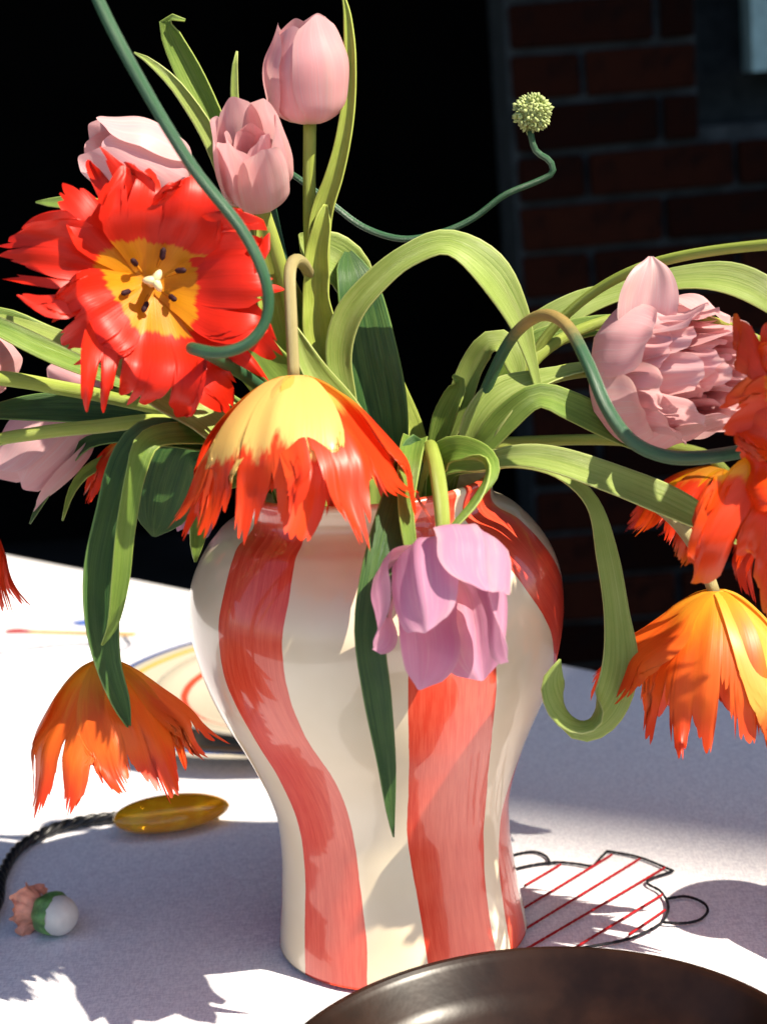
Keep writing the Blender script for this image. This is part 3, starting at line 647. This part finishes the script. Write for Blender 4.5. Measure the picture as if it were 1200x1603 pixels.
cup(t, P(326, 742, .045), P(296, 838, .035), 34*mpp(P(310, 790, .05)), 'mauve', opening=.8, seed=73)

# ---- leaves
LT = leaf_thing
LT('long narrow deep green leaf hanging down the front of the vase to its waist', [(655, 700, -.06, 34, 0), (640, 715, -.088, 40, 10), (612, 810, -.118, 50, 10), (592, 900, -.138, 54, 5), (578, 990, -.146, 46, 0), (590, 1090, -.146, 44, 0), (604, 1190, -.142, 30, 0), (611, 1270, -.14, 14, 0), (616, 1310, -.138, 2, 0)], 'deep', seed=5, fold=.3, wave=.05)
LT('arching pale leaf that bridges the dark gap beside the upright leaf', [(545, 640, -.02, 30, 10), (530, 560, -.02, 40, 10), (545, 495, -.02, 44, 5), (590, 440, -.022, 40, 0), (640, 402, -.024, 38, 0), (700, 385, -.026, 50, 12), (760, 424, -.028, 66, 14), (805, 490, -.03, 44, 10), (828, 555, -.032, 22, 15), (841, 605, -.034, 12, 10), (847, 632, -.034, 3, 0)], 'pale', seed=6, fold=.3, n=90)
LT('broad dark ribbed upright leaf in the middle of the bouquet', [(610, 740, .0, 56, 0), (592, 640, .0, 92, 0), (572, 540, .0, 96, 0), (560, 470, .002, 82, -5), (552, 430, .006, 60, -10), (546, 400, .016, 20, 0), (544, 388, .02, 3, 0)], 'deep', seed=7, fold=.35, wave=.04)
LT('short leaf with its tip folded over behind the tallest stem', [(575, 640, .03, 30, 0), (572, 540, .028, 50, 0), (562, 460, .024, 60, 10), (540, 418, .018, 74, 0), (506, 396, .014, 74, 0), (482, 378, .012, 40, 0), (468, 366, .012, 3, 0)], 'pale', seed=8, fold=.3, face=10)
LT('small curled leaf arching over near the right of the rim', [(690, 700, .0, 30, 20), (715, 640, .0, 40, 20), (738, 575, .0, 40, 15), (765, 538, -.004, 40, 5), (790, 540, -.008, 46, 15), (806, 570, -.01, 34, 0), (815, 605, -.012, 4, 0)], 'pale', seed=9)
LT('short stubby leaf with a hooked tip right of the rim', [(680, 710, -.01, 24, 0), (694, 660, -.012, 40, 10), (712, 618, -.014, 34, 20), (718, 598, -.014, 18, 0), (708, 588, -.016, 5, 0)], 'green', seed=10)
LT('long leaf arching right above the double pink tulip', [(745, 690, .03, 30, 0), (780, 620, .03, 44, 10), (830, 530, .03, 50, 20), (900, 482, .03, 46, 0), (980, 456, .03, 40, 10), (1070, 438, .02, 46, 10), (1140, 440, .015, 56, 5), (1200, 466, .01, 50, 0), (1260, 520, .01, 20, 0), (1280, 560, .01, 2, 0)], 'pale', seed=12, n=90)
LT('deep green leaf running right beneath the long arching leaf', [(735, 705, .02, 26, 0), (770, 640, .02, 40, 0), (825, 550, .02, 44, 0), (880, 522, .02, 40, 0), (950, 508, .02, 34, 0), (1020, 510, .02, 24, 0), (1080, 530, .02, 3, 0)], 'green', seed=13)
LT('pale leaf wrapping the stem of the double pink tulip', [(735, 715, -.03, 36, 0), (752, 670, -.035, 62, 10), (790, 625, -.035, 66, 20), (840, 600, -.033, 44, 30), (900, 582, -.03, 26, 30), (960, 573, -.028, 8, 10)], 'pale', seed=14, fold=.5)
LT('wavy leaf pointing right under the double pink tulip', [(750, 705, -.04, 34, 0), (790, 660, -.045, 44, 0), (840, 622, -.05, 40, 0), (890, 636, -.05, 46, 0), (940, 660, -.045, 44, 0), (990, 690, -.04, 30, 0), (1030, 715, -.04, 3, 0)], 'green', seed=15, wave=.2)
LT('ribbon leaf hanging right of the vase and curling up at its tip', [(765, 722, -.05, 38, 0), (820, 722, -.06, 30, 0), (880, 742, -.065, 26, 0), (928, 790, -.07, 26, 0), (950, 870, -.075, 38, 0), (964, 960, -.08, 42, 5), (968, 1040, -.085, 60, 20), (950, 1100, -.09, 66, 40), (918, 1130, -.105, 70, 75), (884, 1112, -.12, 72, 130), (866, 1070, -.125, 44, 155), (876, 1032, -.125, 3, 150)], 'pale', seed=16, n=110, fold=.15, wave=.03)
LT('broad pale leaf sweeping right over the vase shoulder towards the orange tulips', [(760, 725, -.06, 26, 0), (810, 715, -.07, 36, 0), (870, 722, -.075, 44, 0), (960, 752, -.08, 50, 0), (1050, 790, -.085, 56, 0), (1110, 822, -.09, 40, 0), (1155, 852, -.09, 4, 0)], 'pale', seed=17, fold=.35)
LT('twisted leaf flopping over the rim beside the nodding mauve tulip', [(700, 710, -.06, 46, 0), (740, 712, -.08, 44, 10), (762, 735, -.105, 40, 60), (740, 780, -.125, 40, 110), (700, 830, -.14, 24, 120), (668, 868, -.15, 12, 120), (656, 886, -.152, 3, 120)], 'green', seed=18, n=80)
LT('narrow leaf hanging over the rim just left of the nodding mauve tulip', [(650, 690, -.05, 40, 0), (642, 720, -.1, 38, 0), (634, 790, -.122, 26, 20), (640, 850, -.136, 22, 20), (648, 890, -.142, 4, 0)], 'green', seed=19)
LT('hanging dark leaf twisting down over the nodding left orange tulip', [(390, 700, -.03, 40, 0), (320, 690, -.06, 44, 0), (240, 682, -.085, 50, 0), (205, 715, -.09, 50, -20), (178, 800, -.095, 56, 0), (160, 890, -.098, 62, 0), (158, 970, -.1, 56, 0), (168, 1040, -.1, 42, 0), (188, 1100, -.1, 30, 0), (204, 1143, -.1, 3, 0)], 'deep', seed=20, n=90, fold=.5)
LT('pale leaf hanging folded beside the dark hanging left leaf', [(390, 690, -.035, 30, 0), (310, 680, -.07, 34, 0), (235, 690, -.1, 36, 0), (212, 740, -.11, 30, 20), (196, 830, -.112, 32, 20), (188, 910, -.112, 30, 20), (176, 980, -.11, 16, 20), (160, 1010, -.108, 3, 20)], 'green', seed=21, n=80)
LT('rounded dark green leaf hanging in the shade left of the vase', [(400, 720, .01, 40, 0), (340, 690, -.005, 70, 0), (285, 700, -.01, 100, 0), (262, 750, -.01, 122, 0), (250, 800, -.01, 100, 0), (243, 830, -.01, 40, 0), (241, 840, -.01, 6, 0)], 'deep', seed=22, fold=.15)
LT('broad pale leaf with crossing stem shadows under the open scarlet tulip', [(440, 740, -.05, 50, 0), (380, 700, -.06, 84, -10), (320, 650, -.065, 100, -10), (260, 615, -.06, 80, 0), (190, 570, -.05, 50, 0), (110, 535, -.045, 30, 0), (20, 500, -.04, 10, 0), (-10, 492, -.04, 2, 0)], 'pale', seed=23, fold=.2, n=80)
LT('green leaf pointing left below the scarlet fringe', [(430, 690, .0, 40, 0), (300, 620, -.01, 60, 0), (170, 575, -.015, 60, 0), (80, 540, -.02, 54, 20), (0, 505, -.02, 46, 20), (-70, 490, -.02, 4, 0)], 'green', seed=24, fold=.4)
LT('shaded leaf between the two long level stems', [(420, 720, .01, 40, 0), (300, 660, .0, 50, 0), (180, 645, -.005, 54, 0), (60, 640, -.005, 46, 0), (-60, 650, -.005, 4, 0)], 'deep', seed=25)
LT('pointed upright leaf behind the leaning pale pink tulip', [(480, 640, .04, 30, 0), (430, 480, .04, 40, 10), (380, 320, .035, 40, 10), (335, 195, .03, 36, 15), (300, 120, .03, 40, 20), (270, 60, .028, 30, 20), (262, 30, .026, 16, 20), (290, 32, .022, 4, 0)], 'green', seed=26, n=80, fold=.6)
LT('slender curved leaf crossing behind the green allium stalk', [(470, 640, .03, 26, 0), (410, 430, .025, 30, 0), (365, 300, .02, 28, 20), (330, 215, .02, 26, 20), (280, 140, .018, 20, 20), (235, 98, .016, 12, 0), (210, 82, .015, 2, 0)], 'pale', seed=27, n=70, fold=.6)
LT('thin leaf tip rising behind the half open double pink tulip', [(480, 650, .05, 20, 0), (430, 470, .05, 24, 0), (385, 300, .05, 20, 0), (368, 170, .05, 13, 0), (367, 110, .05, 9, 0), (371, 80, .05, 2, 0)], 'pale', seed=28, fold=.5)
LT('short leaf tip poking out left of the scarlet tulip', [(440, 640, .03, 26, 0), (300, 470, .02, 34, 0), (200, 350, .02, 32, 0), (130, 320, .02, 24, 0), (85, 318, .02, 16, 0), (56, 316, .02, 2, 0)], 'green', seed=29)
LT('pale leaf blade filling the space under the short pink tulip', [(520, 700, .03, 40, 0), (470, 600, .025, 60, 10), (420, 480, .02, 66, 10), (390, 380, .02, 50, 10), (375, 310, .02, 20, 10), (370, 280, .02, 2, 0)], 'pale', seed=30, fold=.5)
LT('green leaf blade between the scarlet tulip and the bent tan stem', [(530, 720, .0, 40, 0), (470, 620, -.01, 60, 20), (420, 560, -.015, 50, 20), (385, 500, -.02, 30, 20), (370, 460, -.02, 3, 0)], 'green', seed=31)
LT('folded leaf rising from the rim behind the nodding flame tulip', [(590, 750, -.02, 40, 0), (540, 660, -.025, 60, -10), (490, 590, -.03, 46, -10), (470, 540, -.03, 24, 0), (462, 510, -.03, 3, 0)], 'pale', seed=32, fold=.6)
LT('pale leaf spear right of the broad upright leaf', [(660, 720, .02, 30, 0), (640, 670, .02, 44, 0), (615, 610, .02, 40, 0), (600, 550, .02, 20, 0), (594, 520, .02, 2, 0)], 'stem', seed=33)
LT('little drooping leaf left of the vase shoulder', [(420, 745, .0, 30, 0), (350, 755, -.01, 34, 0), (318, 800, -.012, 34, 10), (308, 850, -.012, 22, 10), (306, 880, -.012, 3, 0)], 'green', seed=34)
LT('narrow leaf drooping below the pale pink tulip, longest of the pair', [(420, 740, .03, 20, 0), (270, 690, .03, 24, 0), (150, 690, .03, 24, 0), (100, 730, .03, 20, 0), (65, 785, .03, 12, 0), (47, 820, .03, 2, 0)], 'deep', seed=35)
LT('narrow leaf drooping below the pale pink tulip, shorter of the pair', [(420, 745, .045, 20, 0), (260, 700, .045, 22, 0), (150, 730, .045, 20, 0), (115, 765, .045, 12, 0), (98, 815, .045, 2, 0)], 'green', seed=36)

LT('light green blade standing right of the scarlet tulip', [(500, 700, .01, 30, 0), (455, 600, .005, 44, 0), (425, 500, .0, 46, 0), (412, 420, .0, 34, 0), (404, 360, .0, 14, 0), (402, 335, .0, 2, 0)], 'stem', seed=41, fold=.6)
LT('narrow pale blade crossing behind the bent tan stem', [(540, 690, .02, 26, 0), (500, 600, .01, 36, 0), (470, 500, .005, 34, 0), (452, 440, .0, 18, 0), (446, 405, .0, 2, 0)], 'pale', seed=42, fold=.6)
# ---- alliums
def allium_head(t, c, R, tilt, seed):
    g = np.random.default_rng(seed); n = 240; vs, fs = [], []; k0 = 0
    bm = bmesh.new(); bmesh.ops.create_icosphere(bm, subdivisions=1, radius=1); bv = np.array([q.co[:] for q in bm.verts]); bf = [[q.index for q in fc.verts] for fc in bm.faces]; bm.free()
    core = bv*R*.8; vs.append(core+c); fs += [list(q) for q in bf]; k0 = len(bv)
    for i in range(n):
        z = 1-2*(i+.5)/n; a = i*2.39996; d = np.array([math.sqrt(1-z*z)*math.cos(a), math.sqrt(1-z*z)*math.sin(a), z])
        s_ = R*g.uniform(.07, .16); d = nrm(d+g.normal(0, .06, 3)); e = c+d*R*g.uniform(.78, 1.02)
        u = nrm(np.cross(d, [.1, .9, .3])); w_ = np.cross(d, u)
        q = (bv[:, :1]*u+bv[:, 1:2]*w_)*s_*.8+bv[:, 2:3]*d*s_*1.5+e
        vs.append(q); fs += [[x+k0 for x in y] for y in bf]; k0 += len(bv)
    o = mesh('flower_head', np.vstack(vs), fs, M['allium'], t); o['kind'] = 'stuff'
sp_ = [(500, 640, .03), (470, 500, .04), (440, 380, .045), (425, 300, .045), (440, 268, .04), (462, 276, .035), (520, 320, .03), (570, 356, .028), (630, 374, .025), (690, 364, .022), (740, 342, .02), (790, 305, .016), (840, 284, .012), (864, 270, .01), (860, 252, .01), (838, 236, .01), (829, 205, .01)]
t = thing('allium', 'curly allium with a round pale green bud against the brick wall', 'allium', start(sp_)); stem(t, sp_, 11, 'scape', n=170, taper=.95)
allium_head(t, P(833, 176, .01), 29*mpp(P(833, 176, .01)), 0, 3)
sp_ = [(470, 660, -.04), (400, 600, -.06), (330, 556, -.115), (300, 545, -.135), (345, 552, -.15), (390, 536, -.155), (417, 497, -.155), (416, 440, -.155), (380, 362, -.15), (302, 262, -.145), (215, 118, -.14), (152, -5, -.135), (110, -120, -.13), (95, -180, -.13)]
t = thing('allium', 'thick dark green allium stalk looping in front of the open scarlet tulip', 'allium', start(sp_)); stem(t, sp_, 22, 'scape', n=170, taper=.9)
allium_head(t, P(92, -205, -.13), 30*mpp(P(92, -205, -.13)), 0, 4)
sp_ = [(725, 700, -.02), (760, 610, -.03), (800, 530, -.04), (845, 494, -.06), (885, 508, -.08), (920, 570, -.10), (950, 640, -.115), (990, 692, -.12), (1050, 716, -.118), (1130, 712, -.105), (1210, 690, -.03), (1300, 640, .0), (1340, 560, .0)]
t = thing('allium', 'dark green allium stalk with a browned bend curving under the double pink tulip', 'allium', start(sp_))
so_ = stem(t, sp_, 20, 'scape', n=150, taper=.95)
br_m = M['scape'].copy(); br_m.name = 'browned scape'; so_.data.materials[0] = br_m; k = NT(br_m.node_tree); bb_ = br_m.node_tree.nodes['Principled BSDF']
oldc = bb_.inputs['Base Color'].links[0].from_socket; vd = k.n('ShaderNodeVectorMath', operation='DISTANCE'); k.l(k.n('ShaderNodeTexCoord').outputs['Object'], vd.inputs[0]); vd.inputs[1].default_value = tuple(P(856, 494, -.065)-np.array(t.location))
nw = k.mix(k.step(k.math('ADD', vd.outputs['Value'], k.math('MULTIPLY', k.noise(None, 90), .012)), .022, .045), (.36, .25, .08), oldc); k.l(nw, bb_.inputs['Base Color'])
allium_head(t, P(1345, 530, 0), 28*mpp(P(1345, 530, 0)), 0, 5)

# ------------------------------------------------------------------ plates, bowl, small things
def ring_plate(name, label, cc_, R, z0, h, foot, bands, base=(.46, .41, .32)):
    c = np.array([cc_[0], cc_[1], z0]); mt, nt, b = new_mat(name+' glaze'); k = NT(nt)
    ob = k.n('ShaderNodeTexCoord').outputs['Object']; sp = k.n('ShaderNodeSeparateXYZ'); k.l(ob, sp.inputs[0])
    rr_ = k.math('SQRT', k.math('ADD', k.math('MULTIPLY', sp.outputs[0], sp.outputs[0]), k.math('MULTIPLY', sp.outputs[1], sp.outputs[1])))
    rr_ = k.math('ADD', rr_, k.math('MULTIPLY', k.math('SUBTRACT', k.noise(ob, 18, 2), .5), .002))
    col = k.mix(.5, base, base)
    for r0, r1, cc in bands:
        mk_ = k.math('MULTIPLY', k.step(rr_, r0-.0006, r0+.0006), k.math('SUBTRACT', 1.0, k.step(rr_, r1-.0006, r1+.0006))); col = k.mix(mk_, col, cc)
    k.l(col, b.inputs['Base Color']); b.inputs['Roughness'].default_value = .25; b.inputs['Coat Weight'].default_value = .4
    pf = [(0, .002), (foot-.006, .002), (foot-.004, 0), (foot, 0), (foot+.003, .004), (R*.8, h*.45), (R-.004, h*.86), (R, h-.003), (R+.0006, h-.001), (R-.002, h), (R*.9, h*.93), (R*.74, h*.66), (R*.66, h*.55), (R*.3, h*.5), (0, h*.5)]
    v, f = lathe(pf, 96); o = mesh(name, v+c, f, mt, None, loc=c); return tag(o, label, 'plate'), c
ring_plate('dinner_plate', 'large cream plate with blue and yellow rings at the bottom of the stack', (-.09, .44), .172, .0006, .022, .11, [(.1635, .1695, (.006, .06, .27)), (.149, .154, (.62, .30, .03))])
ring_plate('side_plate', 'smaller cream plate with a red ring stacked on the blue ringed plate', (-.065, .392), .134, .0112, .031, .09, [(.1055, .111, (.66, .06, .03))])
bowl_c = np.array([.063, -.292, 0]); bmn = simple_mat('brown glaze', (.016, .007, .004), .3, .22, .4, 25, .15, 60)
bp = []
RB = .140
bp = [(0, .004), (.05, .004), (.054, 0), (.06, 0), (.062, .005), (.09, .014), (.122, .036), (RB-.002, .057), (RB+.001, .0605), (RB, .063), (RB-.003, .0635), (RB-.006, .061), (.120, .042), (.088, .021), (.06, .012), (0, .010)]
xs_ = np.linspace(0, len(bp)-1, 70); bpp = np.c_[np.interp(xs_, range(len(bp)), [q[0] for q in bp]), np.interp(xs_, range(len(bp)), [q[1] for q in bp])]
v, f = lathe(bpp, 128); bl = np.array([bowl_c[0], bowl_c[1], .0])
tag(mesh('bowl', v+bl, f, bmn, None, loc=bl), 'dark brown glazed shallow bowl in front of the vase', 'bowl')

# amber pendant on braided cord
amb, nt, b = new_mat('amber glass'); k = NT(nt); ob = k.n('ShaderNodeTexCoord').outputs['Object']
k.l(k.mix(k.step(k.noise(ob, 70, 3), .4, .7), (.78, .36, .012), (.88, .52, .02)), b.inputs['Base Color']); b.inputs['Roughness'].default_value = .12; b.inputs['Transmission Weight'].default_value = .35; b.inputs['IOR'].default_value = 1.5
a0, a1 = G(176, 1284, .0125), G(360, 1260, .0125); ad = nrm(a1-a0); al = np.linalg.norm(a1-a0); an_ = nrm(np.cross([0, 0, 1], ad))
vv = []; NS, NC = 40, 24
for i in range(NS):
    s = i/(NS-1); r = max(0.0, 1-abs(2*s**.92-1)**2.2)**.58
    for j in range(NC):
        an = 2*math.pi*j/NC; vv.append(a0+ad*al*s+an_*math.cos(an)*.021*r+np.array([0, 0, 1])*math.sin(an)*.0125*r)
pend = thing('pendant', 'oval amber glass pendant on a black braided cord lying on the cloth', 'pendant', G(268, 1290, 0))
mesh('amber_drop', vv, grid_faces(NS, NC, True), amb, pend)
cw = crom([G(x, y, .0045) for x, y in ((-150, 1560), (-50, 1480), (-6, 1418), (3, 1372), (30, 1328), (78, 1300), (128, 1286), (182, 1279))], 160)
cw[:, 2] = .0048
T_ = np.gradient(cw, axis=0); T_ /= np.linalg.norm(T_, axis=1)[:, None]
leather = simple_mat('black leather cord', (.008, .008, .009), .4, .5, .3, 300)
for q in range(3):
    pth = []
    for i in range(160):
        an = i*.42+q*2.094; l_ = nrm(np.cross(T_[i], [0, 0, 1])); pth.append(cw[i]+l_*math.cos(an)*.0021+np.array([0, 0, 1])*math.sin(an)*.0021)
    v, f, uv = tube(pth, .0024, 8); mesh('cord_strand', v, f, leather, pend)

# small peach bud with white bulb
bc = G(95, 1462, .0)+np.array([0, 0, .0135])
bud = thing('ornament', 'small peach ruffled flower ornament with green collar and white bulb', 'ornament', bc-np.array([0, 0, .0135]))
bx_ = nrm(G(30, 1440)-G(95, 1456)); by = nrm(np.cross([0, 0, 1], bx_)); bz = np.array([0, 0, 1.0])
def around(prof_, nc=28, f_=None):
    vv = []
    for i, (x, r) in enumerate(prof_):
        for j in range(nc):
            an = 2*math.pi*j/nc; rr_ = r*(1+(f_(i, an) if f_ else 0)); vv.append(bc+bx_*x+by*rr_*math.cos(an)+bz*rr_*math.sin(an))
    return np.array(vv), grid_faces(len(prof_), nc, True)
v, f = around([(-.0135*math.cos(a), .0133*math.sin(a)+1e-5) for a in np.linspace(0, 2.2, 16)]); mesh('white_bulb', v, f, simple_mat('white wax', (.6, .58, .54), .4, .5, .1), bud)
v, f = around([(-.001, .0131), (.001, .0142), (.006, .0138), (.011, .0125), (.0135, .0112), (.0135, .009)], 40, lambda i, a: .05*math.sin(a*7)+.04*math.sin(a*3+i)); mesh('green_collar', v, f, simple_mat('green wax', (.10, .22, .06), .45, .5, .35, 200), bud)
peach = simple_mat('peach wax', (.66, .27, .18), .5, .4, .2, 150)
g = np.random.default_rng(8)
M['peach'] = peach
for i in range(13):
    az_ = 2.4*i; ro_ = .0125*math.sqrt((i+.5)/13)
    oo = bc+bx_*.009+by*math.cos(az_)*ro_*.4+bz*math.sin(az_)*ro_*.4
    X_ = by; Y_ = bz
    petal(bud, oo, (by, bz, bx_), az_, CS, np.array([.001, .003, .005, .008, .0105, .012, .0135])*(.4+ro_/.0125*.7), np.array([0, .002, .006, .010, .013, .015, .0155])*(1.2-.3*ro_/.0125), np.array([6, 8, 11, 15, 18, 20, 18])*.001, .008, peach, 300+i, rows=14, cols=13, ruffle=.2, rfreq=9, env=(.15, 2))

# cream jug added out of view to cast a round shadow on the cloth
jc = G(1535, 1480); jm = simple_mat('cream jug glaze', (.7, .64, .52), .3, .5, .08)
shadow_jug = thing('shadow_jug', 'round bellied cream jug added out of view as a shadow caster', 'shadow_jug', jc)
jp = [(0, .003), (.036, .003), (.04, .0), (.044, .004), (.056, .03), (.064, .065), (.062, .1), (.05, .13), (.036, .15), (.034, .165), (.04, .185), (.037, .186), (.031, .166), (.046, .13), (.058, .1), (.06, .065), (.05, .03), (.03, .01), (0, .01)]
xs_ = np.linspace(0, len(jp)-1, 60); jpp = np.c_[np.interp(xs_, range(len(jp)), [q[0] for q in jp]), np.interp(xs_, range(len(jp)), [q[1] for q in jp])]
v, f = lathe(jpp, 64); mesh('body', v+jc, f, jm, shadow_jug)
v, f, uv = tube(crom([jc+np.array(q) for q in ((.03, 0, .165), (.07, 0, .17), (.088, 0, .13), (.078, 0, .085), (.06, 0, .07))], 24), .006, 10); mesh('handle', v, f, jm, shadow_jug)
